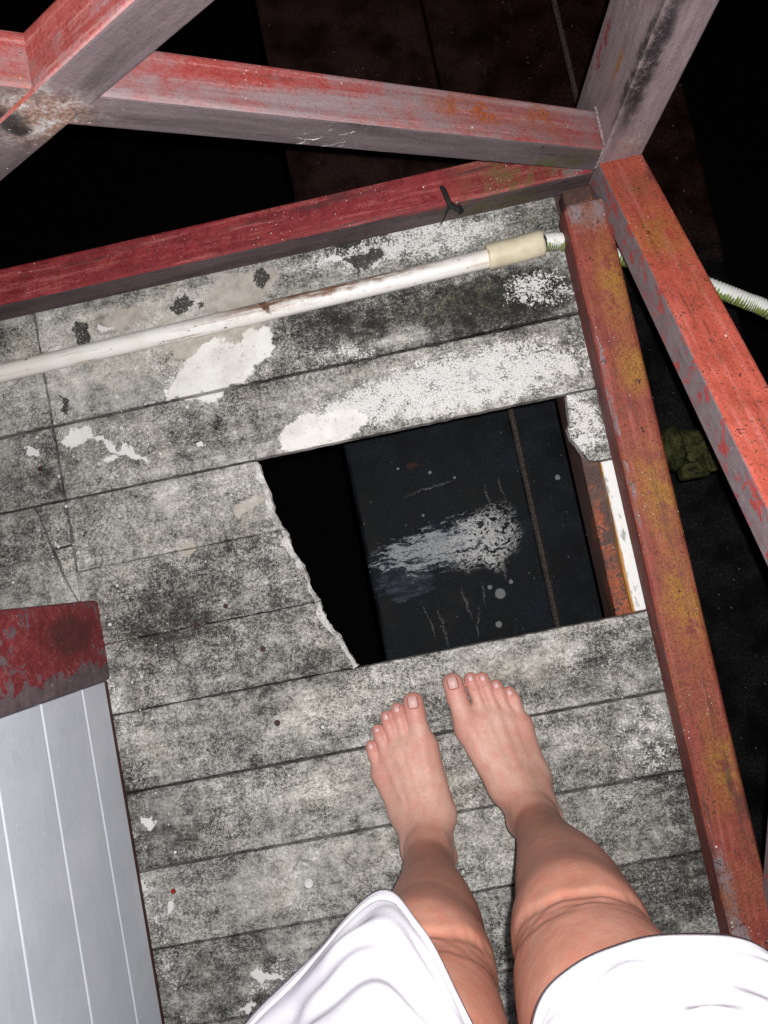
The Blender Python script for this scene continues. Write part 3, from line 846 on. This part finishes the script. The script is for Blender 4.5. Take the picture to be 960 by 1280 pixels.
def sweep(name, pts, rad, mat, parent=None, segs=10, flat=1.0, closed=True, smooth=True):
    pts = [Vector(p) for p in pts]
    n = len(pts)
    bm = bmesh.new()
    rings = []
    ref = Vector((0, 0, 1))
    for i, p in enumerate(pts):
        d = (pts[min(i + 1, n - 1)] - pts[max(i - 1, 0)]).normalized()
        if abs(d.dot(ref)) > .95: ref = Vector((0, 1, 0))
        a_ = ref.cross(d).normalized()
        b_ = d.cross(a_)
        ref = b_
        r = rad(i / (n - 1)) if callable(rad) else rad
        rings.append([bm.verts.new(p + a_ * math.cos(2 * math.pi * k / segs) * r + b_ * math.sin(2 * math.pi * k / segs) * r * flat) for k in range(segs)])
    for i in range(n - 1):
        for k in range(segs):
            bm.faces.new((rings[i][k], rings[i][(k + 1) % segs], rings[i + 1][(k + 1) % segs], rings[i + 1][k]))
    if closed:
        bm.faces.new(list(reversed(rings[0])))
        bm.faces.new(rings[-1])
    bmesh.ops.recalc_face_normals(bm, faces=bm.faces[:])
    return link(name, from_bm(bm, name), mat, parent, smooth=smooth)


def spline(ctrl, n):
    P = np.array([ctrl[0]] + list(ctrl) + [ctrl[-1]], float)
    out = []
    m = len(ctrl) - 1
    for i in range(n + 1):
        u = i / n * m
        k = min(int(u), m - 1)
        t_ = u - k
        p0, p1, p2, p3 = P[k:k + 4]
        out.append(.5 * ((2 * p1) + (-p0 + p2) * t_ + (2 * p0 - 5 * p1 + 4 * p2 - p3) * t_ ** 2 + (-p0 + 3 * p1 - 3 * p2 + p3) * t_ ** 3))
    return out


sweep('band', spline([(.106, .470, .0520), (.109, .462, .0530), (.112, .446, .0525), (.118, .4425, .045), (.121, .4425, .032)], 26), lambda u: .0026 * (.6 + .8 * math.sin(math.pi * min(1, u * 1.1)) ** .5), BLACK, tie, 8, .25)
sweep('knot', spline([(.112, .444, .050), (.122, .439, .047), (.128, .438, .040), (.124, .437, .034)], 14), lambda u: .0042 * (1 - .7 * abs(u - .4)) * (1 + .3 * math.sin(u * 19)), BLACK, tie, 8, .5)
sweep('loose_end', spline([(.113, .443, .049), (.108, .441, .038), (.106, .4415, .022), (.101, .441, .006)], 18), lambda u: .0016 * (1 - .5 * u), BLACK, tie, 6)

# ------------------------------------------------------------------ white conduit along the boards
con = empty('conduit', (-.1, .375, 0), label='old white plastic conduit with cream coupling running across the boards', cat='conduit')
pipe_pts = spline([(-.84, .3655, .0135), (-.517, .3695, .0132), (-.13, .3745, .0128), (.10, .3780, .0128), (.168, .3800, .0130)], 40)
p_ = sweep('pipe', pipe_pts, .0124, PVC, con, 20)
sweep('coupling', spline([(.1515, .3793, .0168), (.1535, .3794, .0168), (.19, .3808, .0168), (.2205, .3823, .0168), (.2225, .3824, .0168)], 16), lambda u: .0166 - (.0012 if u < .05 or u > .95 else 0), CREAM, con, 22)
sweep('collar', spline([(.2215, .3823, .0155), (.2275, .3826, .0150)], 2), .0105, BLACK, con, 16)
hp = spline([(.226, .3825, .0145), (.240, .3822, .0125), (.2515, .3805, .0095), (.268, .377, -.006), (.290, .371, -.022), (.33, .358, -.030), (.38, .332, -.032), (.44, .290, -.030), (.478, .263, -.030), (.51, .240, -.033), (.60, .16, -.06), (.70, .04, -.14)], 420)
sweep('corrugated_hose', hp, lambda u: .0108 + (.0012 if u < .12 else .0006) * math.sin(u * 2 * math.pi * 118), HOSE, con, 14)

# mossy bracket outside the rail
br = empty('mossy_bracket', (.40, .09, -.14), label='mossy green iron pipe bracket below the side rail', cat='bracket')
sweep('arm', spline([(.30, .100, -.12), (.36, .098, -.12), (.42, .094, -.12), (.47, .090, -.12)], 12), lambda u: .023 + .002 * math.sin(u * 17), MOSSY, br, 14, .8)
for dx, r in ((.362, .033), (.424, .036)):
    sweep('flange', [(dx, .097, -.12), (dx + .003, .097, -.12), (dx + .012, .097, -.12), (dx + .016, .097, -.12)], lambda u, r=r: r * (.9 if u in (0, 1) else 1), MOSSY, br, 16)
sweep('bolt', [(.385, .078, -.12), (.385, .078, -.094), (.385, .078, -.088)], .009, MOSSY, br, 6, smooth=False)
box('jaw', .372, .412, .048, .076, -.135, -.108, MOSSY, br, .006, 2)
box('lug', .405, .445, .052, .085, -.125, -.10, MOSSY, br, .005, 2)
sweep('stay', [(.385, .097, -.13), (.385, .12, -.3), (.385, .13, -.498)], .008, MOSSY, br, 8)


# ------------------------------------------------------------------ person: legs as one implicit surface
def axis_grid(segs):
    out = [segs[0][0]]
    for a_, b_, st in segs:
        n = max(1, int(round((b_ - a_) / st)))
        out += list(np.linspace(a_, b_, n + 1)[1:])
    return np.array(out, np.float32)


GX = axis_grid([(-.19, .22, .0021)])
GY = axis_grid([(-.47, -.125, .0021)])
GZ = axis_grid([(-.006, .115, .0016), (.115, .385, .0042), (.385, .475, .0021), (.475, .90, .0042)])
F = np.full((len(GX), len(GY), len(GZ)), .2, np.float32)


def region(lo, hi):
    s_ = []
    for g, l, h in zip((GX, GY, GZ), lo, hi):
        i0 = max(0, int(np.searchsorted(g, l)) - 1)
        i1 = min(len(g), int(np.searchsorted(g, h)) + 1)
        s_.append(slice(i0, i1))
    return tuple(s_)


def cone(a_, b_, ra, rb, k=.006, flat=None, carve=False):
    a_, b_ = np.array(a_, np.float32), np.array(b_, np.float32)
    m = max(ra, rb) * 1.35 + k + .008
    lo, hi = np.minimum(a_, b_) - m, np.maximum(a_, b_) + m
    sl = region(lo, hi)
    if any(s_.stop - s_.start <= 0 for s_ in sl): return
    X = GX[sl[0]][:, None, None]
    Y = GY[sl[1]][None, :, None]
    Z = GZ[sl[2]][None, None, :]
    d = b_ - a_
    L2 = float(d @ d) + 1e-12
    t_ = np.clip(((X - a_[0]) * d[0] + (Y - a_[1]) * d[1] + (Z - a_[2]) * d[2]) / L2, 0, 1)
    fx = (flat or (1, 1, 1))
    D = np.sqrt(((X - a_[0] - t_ * d[0]) / fx[0]) ** 2 + ((Y - a_[1] - t_ * d[1]) / fx[1]) ** 2 + ((Z - a_[2] - t_ * d[2]) / fx[2]) ** 2) - (ra + (rb - ra) * t_)
    Q = F[sl]
    if carve:
        D = -D
        h = np.maximum(k - np.abs(Q - D), 0) / k
        F[sl] = np.maximum(Q, D) + h * h * k * .25
    else:
        h = np.maximum(k - np.abs(Q - D), 0) / k
        F[sl] = np.minimum(Q, D) - h * h * k * .25


def chain(pts, k=.006, sub=5):
    P = np.array([list(p) + [r] for p, r in pts], float)
    D = np.array([v for v in spline([tuple(q) for q in P], sub * (len(P) - 1))])
    m = D[:, 3].max() * 1.2 + k + .008
    sl = region(D[:, :3].min(0) - m, D[:, :3].max(0) + m)
    X = GX[sl[0]][:, None, None]
    Y = GY[sl[1]][None, :, None]
    Z = GZ[sl[2]][None, None, :]
    best = None
    for a_, b_ in zip(D, D[1:]):
        d = (b_ - a_)[:3].astype(np.float32)
        L2 = float(d @ d) + 1e-12
        t_ = np.clip(((X - a_[0]) * d[0] + (Y - a_[1]) * d[1] + (Z - a_[2]) * d[2]) / L2, 0, 1).astype(np.float32)
        q = np.sqrt((X - a_[0] - t_ * d[0]) ** 2 + (Y - a_[1] - t_ * d[1]) ** 2 + (Z - a_[2] - t_ * d[2]) ** 2) - (a_[3] + (b_[3] - a_[3]) * t_)
        best = q if best is None else np.minimum(best, q)
    Q = F[sl]
    h = np.maximum(k - np.abs(Q - best), 0) / k
    F[sl] = np.minimum(Q, best) - h * h * k * .25


FEET = {
    'R': dict(tip=[(-.0060, -.1500), (.0170, -.1490), (.0320, -.1515), (.0470, -.1635), (.0615, -.1750)],
              mid=[(-.0045, -.1680), (.0188, -.1640), (.0345, -.1640), (.0490, -.1730), (.0650, -.1840)],
              root=[(-.0005, -.1930), (.0225, -.1900), (.0385, -.1890), (.0530, -.1960), (.0680, -.2060)],
              mtp=[(.0045, -.2120), (.0250, -.2090), (.0405, -.2100), (.0560, -.2150), (.0715, -.2230)],
              tars=[(.0330, -.2790, .046), (.0415, -.2800, .050), (.0500, -.2800, .046), (.0590, -.2800, .036), (.0690, -.2790, .024)],
              heel=(.0555, -.3380), talus=(.0555, -.3050), out_heel=(.0700, -.3200), arch=(.030, -.29), s=1,
              malm=(.0325, -.3150, .071), mall=(.0810, -.3200, .061),
              shin=[((.0560, -.3130, .085), .0265), ((.0565, -.3130, .12), .0268), ((.0580, -.3080, .20), .0360), ((.0590, -.3030, .28), .0455), ((.0570, -.2990, .34), .0485), ((.0530, -.2970, .385), .0480)],
              calf=[((.062, -.335, .20), .026), ((.064, -.338, .28), .038), ((.060, -.330, .35), .036)],
              pat=((.0530, -.2680, .408), (.030, .0165, .030)), kn=(.052, -.297, .405),
              thigh=[((.0510, -.2990, .452), .0560), ((.0560, -.3020, .53), .0640), ((.0680, -.3100, .64), .0730), ((.0780, -.325, .80), .084)]),
    'L': dict(tip=[(-.0600, -.1640), (-.0820, -.1690), (-.0975, -.1760), (-.1115, -.1905), (-.1235, -.2085)],
              mid=[(-.0605, -.1800), (-.0812, -.1810), (-.0962, -.1870), (-.1100, -.1985), (-.1220, -.2180)],
              root=[(-.0600, -.2060), (-.0785, -.2040), (-.0925, -.2075), (-.1060, -.2165), (-.1190, -.2330)],
              mtp=[(-.0585, -.2240), (-.0770, -.2230), (-.0910, -.2270), (-.1045, -.2350), (-.1170, -.2480)],
              tars=[(-.0560, -.2960, .047), (-.0650, -.2970, .050), (-.0740, -.2970, .045), (-.0840, -.2960, .035), (-.0950, -.2940, .024)],
              heel=(-.0760, -.3560), talus=(-.0745, -.3230), out_heel=(-.0880, -.3350), arch=(-.054, -.31), s=-1,
              malm=(-.0495, -.3380, .071), mall=(-.0945, -.3300, .060),
              shin=[((-.0740, -.3290, .085), .0262), ((-.0740, -.3290, .12), .0265), ((-.0690, -.3220, .20), .0355), ((-.0660, -.3150, .28), .0440), ((-.0660, -.3090, .34), .0470), ((-.0670, -.3050, .385), .0470)],
              calf=[((-.074, -.347, .20), .025), ((-.074, -.348, .28), .036), ((-.072, -.340, .35), .035)],
              pat=((-.0670, -.2760, .408), (.030, .0165, .030)), kn=(-.067, -.305, .405),
              thigh=[((-.0690, -.3070, .452), .0555), ((-.0720, -.3090, .53), .0630), ((-.0780, -.3150, .64), .0720), ((-.0830, -.328, .80), .084)]),
}
TR = [(.0133, .0132, .0128), (.0084, .0078, .0082), (.0082, .0076, .0080), (.0080, .0076, .0080), (.0080, .0080, .0082)]
nail_specs, toe_tips = [], []
for side, D in FEET.items():
    F_other = F.copy()
    F[...] = .2
    D['root'][4] = (D['root'][4][0] - .001 * D['s'], D['root'][4][1])
    D['mtp'][4] = (D['mtp'][4][0] - .004 * D['s'], D['mtp'][4][1] - .006)
    D['mtp'] = [tuple(r_ + (m_ - r_) * (.75 if i == 0 else .45) for r_, m_ in zip(D['root'][i], D['mtp'][i])) for i in range(5)]
    # shin and calf
    chain(D['shin'], .010)
    chain(D['calf'], .030)
    # ankle and foot body
    tl = (*D['talus'], .056)
    cone(tl, D['shin'][0][0], .0275, .0270, .010)
    cone((*D['heel'], .024), (*D['talus'], .05), .0235, .0255, .012)
    cone((*D['heel'], .020), (*D['out_heel'], .018), .0200, .0170, .012)
    for i in range(5):
        mt, tz = D['mtp'][i], D['tars'][i]
        rz = (.0165, .0135, .0125, .0118, .0105)[i]
        zc = (.0185, .0190, .0175, .0155, .0135)[i]
        cone((*mt, zc), tz, rz, (.0205, .0195, .0185, .0175, .0170)[i], .010)
        cone(tz, tl, .0195, .0235, .012)
    cone((*D['mtp'][0], .015), (*D['mtp'][4], .012), .0125, .0095, .014)
    # outer sole edge
    cone((*D['mtp'][4], .012), (*D['out_heel'], .016), .0098, .016, .014)
    cone((*D['mtp'][0], .014), (D['tars'][0][0], D['tars'][0][1], .036), .0135, .0185, .014)
    # malleoli
    cone(D['malm'], D['malm'], .0080, .0080, .014)
    cone(D['mall'], D['mall'], .0080, .0080, .014)
    # instep runs up smoothly into the shin
    sx0, sy0 = D['shin'][1][0][:2]
    tx0, ty0 = D['tars'][1][0], D['tars'][1][1]
    chain([((tx0, ty0 + .004, .052), .0165), (((tx0 * .6 + sx0 * .4), ty0 * .55 + sy0 * .45 + .006, .074), .0180), ((sx0, sy0 + .010, .105), .0180), ((sx0, sy0 + .004, .15), .020)], .016)
    # tendons, thin
    cone((*D['mtp'][0], .0335), (D['tars'][0][0], D['tars'][0][1] - .004, .0655), .0020, .0030, .009)
    cone((*D['mtp'][1], .0320), (D['tars'][1][0], D['tars'][1][1], .0690), .0016, .0020, .008)
    cone((*D['mtp'][2], .0295), (D['tars'][2][0], D['tars'][2][1], .0640), .0016, .0020, .008)
    cone((*D['mtp'][3], .0265), (D['tars'][3][0], D['tars'][3][1], .0530), .0014, .0020, .008)
    # toes
    for i in range(5):
        tp, md, rt, mp = D['tip'][i], D['mid'][i], D['root'][i], D['mtp'][i]
        r0, r1, r2 = TR[i]
        zt, zm, zr = ((.0125, .0140, .0165), (.0085, .0140, .0175), (.0083, .0138, .0172), (.0081, .0132, .0160), (.0080, .0120, .0140))[i]
        kk = .0014
        G = F.copy() if False else None
        cone((*tp, zt), (*md, zm), r0, r1, kk)
        cone((*md, zm), (*rt, zr), r1, r2, kk + .001)
        cone((*rt, zr), (*mp, zr), r2, r2 * 1.12, .010 if i == 0 else .004)
        dirv = Vector((tp[0] - md[0], tp[1] - md[1], 0)).normalized()
        nail_specs.append((Vector((*tp, zt)), dirv, r0, i, zt - zm, (Vector((*md, zm)) - Vector((*tp, zt))).length))
        toe_tips.append((*tp, zt))
    # knee
    cone(D['shin'][-1][0], D['kn'], .048, .050, .02)
    pc, pr_ = D['pat']
    cone(pc, pc, .0225, .0225, .026, flat=(1.15, .75, 1.1))
    cone((pc[0], pc[1] - .006, .345), (pc[0], pc[1] - .002, .385), .018, .022, .02)
    chain(D['thigh'], .015)
    th0 = D['thigh'][0][0]
    # folds of skin over the kneecap
    sg = D['s']
    for dz, r_off, rr, tilt, cv, u0, u1 in ((.000, .0014, .0019, .010, .030, -1.0, 1.0), (.013, .0036, .0014, .020, .022, -1.0, .3), (.024, .0046, .0011, .030, .016, -1.0, -.1)):
        prev = None
        for q in range(15):
            u = u0 + (u1 - u0) * q / 14
            ang = u * 1.2
            rad = .0555 + r_off
            z_ = .436 + dz - cv * u * u + tilt * u * .4 + .0015 * math.sin(q * 1.9)
            pt = (th0[0] + sg * rad * math.sin(ang), th0[1] + rad * math.cos(ang), z_)
            e = max(.25, 1 - .7 * abs(2 * q / 14 - 1) ** 2)
            if prev is not None:
                cone(prev, pt, rr * e, rr * e, .009, carve=True)
            prev = pt
    np.minimum(F, F_other, out=F)
cone((-.07, -.335, .82), (.065, -.335, .82), .09, .09, .03)
cone((0, -.335, .88), (0, -.335, .90), .10, .10, .03)
# flat soles
zz = (.0004 - GZ)[None, None, :]
h_ = np.maximum(.0025 - np.abs(F - zz), 0) / .0025
F = np.maximum(F, zz) + h_ * h_ * .0025 * .25


def surface_nets(F, gx, gy, gz):
    S_ = F < 0
    nx, ny, nz = F.shape
    cnt = np.zeros((nx - 1, ny - 1, nz - 1), np.int8)
    for a_ in (0, 1):
        for b_ in (0, 1):
            for c_ in (0, 1):
                cnt += S_[a_:nx - 1 + a_, b_:ny - 1 + b_, c_:nz - 1 + c_]
    act = (cnt > 0) & (cnt < 8)
    I, J, K = np.nonzero(act)
    idx = np.full(act.shape, -1, np.int32)
    idx[I, J, K] = np.arange(len(I))
    acc = np.zeros((len(I), 3))
    num = np.zeros(len(I))
    cor = [(a_, b_, c_) for a_ in (0, 1) for b_ in (0, 1) for c_ in (0, 1)]
    for p in range(8):
        for q in range(p + 1, 8):
            A, B = cor[p], cor[q]
            if sum(x != y for x, y in zip(A, B)) != 1: continue
            fa, fb = F[I + A[0], J + A[1], K + A[2]], F[I + B[0], J + B[1], K + B[2]]
            m = (fa < 0) != (fb < 0)
            t_ = np.where(m, fa / np.where(m, fa - fb, 1), 0)
            P = np.stack([gx[I + A[0]] * (1 - t_) + gx[I + B[0]] * t_, gy[J + A[1]] * (1 - t_) + gy[J + B[1]] * t_, gz[K + A[2]] * (1 - t_) + gz[K + B[2]] * t_], 1)
            acc += P * m[:, None]
            num += m
    V = acc / num[:, None]
    faces = []
    for ax in range(3):
        sh = [slice(0, n) for n in F.shape]
        a_, b_ = list(sh), list(sh)
        a_[ax], b_[ax] = slice(0, F.shape[ax] - 1), slice(1, F.shape[ax])
        e = S_[tuple(a_)] != S_[tuple(b_)]
        i, j, k = np.nonzero(e)
        o1, o2 = [(1, 2), (2, 0), (0, 1)][ax]
        P = np.stack([i, j, k], 1)
        ok = (P[:, o1] > 0) & (P[:, o2] > 0) & (P[:, o1] < F.shape[o1] - 1) & (P[:, o2] < F.shape[o2] - 1)
        P = P[ok]
        def cell(d1, d2):
            Q = P.copy()
            Q[:, o1] -= d1
            Q[:, o2] -= d2
            return idx[Q[:, 0], Q[:, 1], Q[:, 2]]
        q = np.stack([cell(1, 1), cell(0, 1), cell(0, 0), cell(1, 0)], 1)
        flip = ~S_[P[:, 0], P[:, 1], P[:, 2]]
        q[flip] = q[flip][:, ::-1]
        faces.append(q)
    return V, np.concatenate(faces)


V, Q = surface_nets(F, GX, GY, GZ)
# light relaxation
E_ = np.concatenate([Q[:, [0, 1]], Q[:, [1, 2]], Q[:, [2, 3]], Q[:, [3, 0]]])
hiw = (np.clip((V[:, 2] - .11) / .01, 0, 1) * np.clip(np.abs(V[:, 2] - .43) / .015 - 2.3, 0, 1))[:, None]
for it in range(14):
    acc = np.zeros_like(V)
    num = np.zeros(len(V))
    np.add.at(acc, E_[:, 0], V[E_[:, 1]])
    np.add.at(num, E_[:, 0], 1)
    np.add.at(acc, E_[:, 1], V[E_[:, 0]])
    np.add.at(num, E_[:, 1], 1)
    wgt = .5 * (1.0 if it < 3 else hiw)
    V = V * (1 - wgt) + wgt * acc / np.maximum(num, 1)[:, None]
me = bpy.data.meshes.new('person')
me.vertices.add(len(V))
me.vertices.foreach_set('co', V.astype(np.float32).ravel())
me.loops.add(Q.size)
me.loops.foreach_set('vertex_index', Q.astype(np.int32).ravel())
me.polygons.add(len(Q))
me.polygons.foreach_set('loop_start', np.arange(0, Q.size, 4, dtype=np.int32))
me.update(calc_edges=True)
me.validate()
TT = np.array(toe_tips)
dm = np.min(np.linalg.norm(V[:, None, :] - TT[None], axis=2), axis=1)
pink = np.clip(1 - (dm - .006) / .03, 0, 1)
M5 = np.array([(*FEET[k_]['mtp'][q], .02) for k_ in 'RL' for q in (0, 4)])
d5 = np.min(np.linalg.norm(V[:, None, :] - M5[None], axis=2), axis=1)
pink = np.maximum(pink, .55 * np.clip(1 - (d5 - .008) / .03, 0, 1))
pink = np.maximum(pink, .35 * np.clip(1 - (V[:, 2] - .004) / .03, 0, 1))
at = me.attributes.new('pink', 'FLOAT', 'POINT')
at.data.foreach_set('value', pink.astype(np.float32))
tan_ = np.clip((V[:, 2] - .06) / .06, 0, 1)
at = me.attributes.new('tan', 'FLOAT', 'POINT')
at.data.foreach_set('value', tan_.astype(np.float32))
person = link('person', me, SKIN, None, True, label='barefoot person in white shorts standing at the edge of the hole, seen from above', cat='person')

# toenails
for c, d, r, i, dz, L in nail_specs:
    w, ln = (r * .55, r * .58) if i == 0 else (r * .52, r * .46)
    bm = bmesh.new()
    sx = Vector((-d.y, d.x, 0))
    nu, nv = 8, 8
    grid = []
    for iu in range(nu + 1):
        row = []
        for iv in range(nv + 1):
            u, v = iu / nu * 2 - 1, iv / nv * 2 - 1
            # rounded-square disc
            x_ = u * math.sqrt(1 - .22 * v * v)
            y_ = v * math.sqrt(1 - .22 * u * u)
            a_ = x_ * w
            b_ = y_ * ln + r * .10
            # drape over the capsule-shaped toe end
            back = max(0.0, -b_)
            fwd = max(0.0, b_)
            rr = r * 1.0 - .0
            zz_ = math.sqrt(max(rr * rr - a_ * a_ - fwd * fwd, (.3 * rr) ** 2)) + (-dz) * min(1, back / max(L, 1e-4))
            edge = max(abs(u), abs(v))
            lift = .0010 * (1 - edge ** 6) - .0001
            row.append(bm.verts.new(c + sx * a_ + d * b_ + Vector((0, 0, zz_ + lift))))
        grid.append(row)
    for iu in range(nu):
        for iv in range(nv):
            fc = bm.faces.new((grid[iu][iv], grid[iu + 1][iv], grid[iu + 1][iv + 1], grid[iu][iv + 1]))
            if iu in (0, nu - 1) or iv == 0: fc.material_index = 1
    bmesh.ops.recalc_face_normals(bm, faces=bm.faces[:])
    if sum(f.normal.z for f in bm.faces) < 0: bmesh.ops.reverse_faces(bm, faces=bm.faces[:])
    link('toenail', from_bm(bm, 'toenail'), [NAIL, CUTICLE], person, smooth=True)

# shorts
def leg_loft(bm, hem, top_c, top_r, ztop, ph):
    nu = 132
    c0 = hem + [hem[0], hem[1], hem[2]]
    loop = np.array(spline(c0, (len(hem) + 2) * 40))
    a0 = 40
    loop = loop[a0:a0 + len(hem) * 40 + 1]
    loop = np.array([loop[int(round(i * (len(hem) * 40) / nu))] for i in range(nu)])
    vs_ = [0, .004, .009, .0115, .0130, .0145, .0160, .0185] + [.0185 + .0045 * k_ for k_ in range(1, 30)]
    sz_end = vs_[-1]
    vs_ += [sz_end + .012 * k_ for k_ in range(1, 22)]
    rows = []
    for s_z in vs_:
        row = []
        for i in range(nu):
            hx, hy, hz = loop[i]
            v = min(1.0, s_z / (ztop - hz))
            th = math.atan2(hy + .30, hx - top_c[0])
            tx, ty = top_c[0] + top_r[0] * math.cos(th), top_c[1] + top_r[1] * math.sin(th)
            vv = v ** 1.15
            x, y, z = hx + (tx - hx) * vv, hy + (ty - hy) * vv, hz + (ztop - hz) * v
            e = math.exp(-((s_z - .07) / .07) ** 2) if s_z > .02 else .15
            wr = .0026 * math.sin(th * 3 + ph + s_z * 14) * min(1, .3 + s_z * 20)
            a_ = s_z * 72 + 2.4 * math.sin(th * 1.6 + ph) + .8 * math.sin(th * 5 + ph)
            wr += .0030 * e * (math.sin(a_) + .35 * math.sin(2 * a_ + .6))
            b_ = s_z * 190 - 3.1 * math.sin(th * 2.3 - ph)
            wr += .0012 * e * math.sin(b_)
            wr += .0010 * math.sin(th * 13 + s_z * 60 + ph * 3) * e
            hem_ = .0010 if s_z < .012 else (-.0004 if s_z < .0155 else 0)
            k_ = wr + hem_
            row.append(bm.verts.new((x + k_ * math.cos(th), y + k_ * math.sin(th), z)))
        rows.append(row)
    for j in range(len(rows) - 1):
        for i in range(nu):
            bm.faces.new((rows[j][i], rows[j][(i + 1) % nu], rows[j + 1][(i + 1) % nu], rows[j + 1][i]))


bm = bmesh.new()
leg_loft(bm, [(.081, -.222, .556), (.031, -.229, .558), (.002, -.252, .568), (-.014, -.310, .600), (.010, -.365, .58), (.085, -.388, .55), (.150, -.355, .545), (.160, -.300, .545), (.133, -.240, .552)], (.080, -.328), (.096, .105), .84, .4)
leg_loft(bm, [(-.083, -.215, .450), (-.056, -.222, .490), (-.036, -.240, .545), (-.006, -.300, .620), (-.020, -.365, .56), (-.105, -.392, .50), (-.190, -.350, .475), (-.196, -.292, .458), (-.137, -.251, .450)], (-.085, -.330), (.104, .105), .84, 2.1)
rows = []
for j in range(9):
    z = .79 + .02 * j
    rows.append([bm.verts.new((.178 * math.cos(2 * math.pi * i / 96) * (1 - .01 * j), -.332 + .113 * math.sin(2 * math.pi * i / 96), z)) for i in range(96)])
for j in range(8):
    for i in range(96):
        bm.faces.new((rows[j][i], rows[j][(i + 1) % 96], rows[j + 1][(i + 1) % 96], rows[j + 1][i]))
bm.faces.new(rows[-1])
shorts = link('shorts', from_bm(bm, 'shorts'), CLOTH, person, True)
so = shorts.modifiers.new('thickness', 'SOLIDIFY')
so.thickness = .0012
so.offset = -1
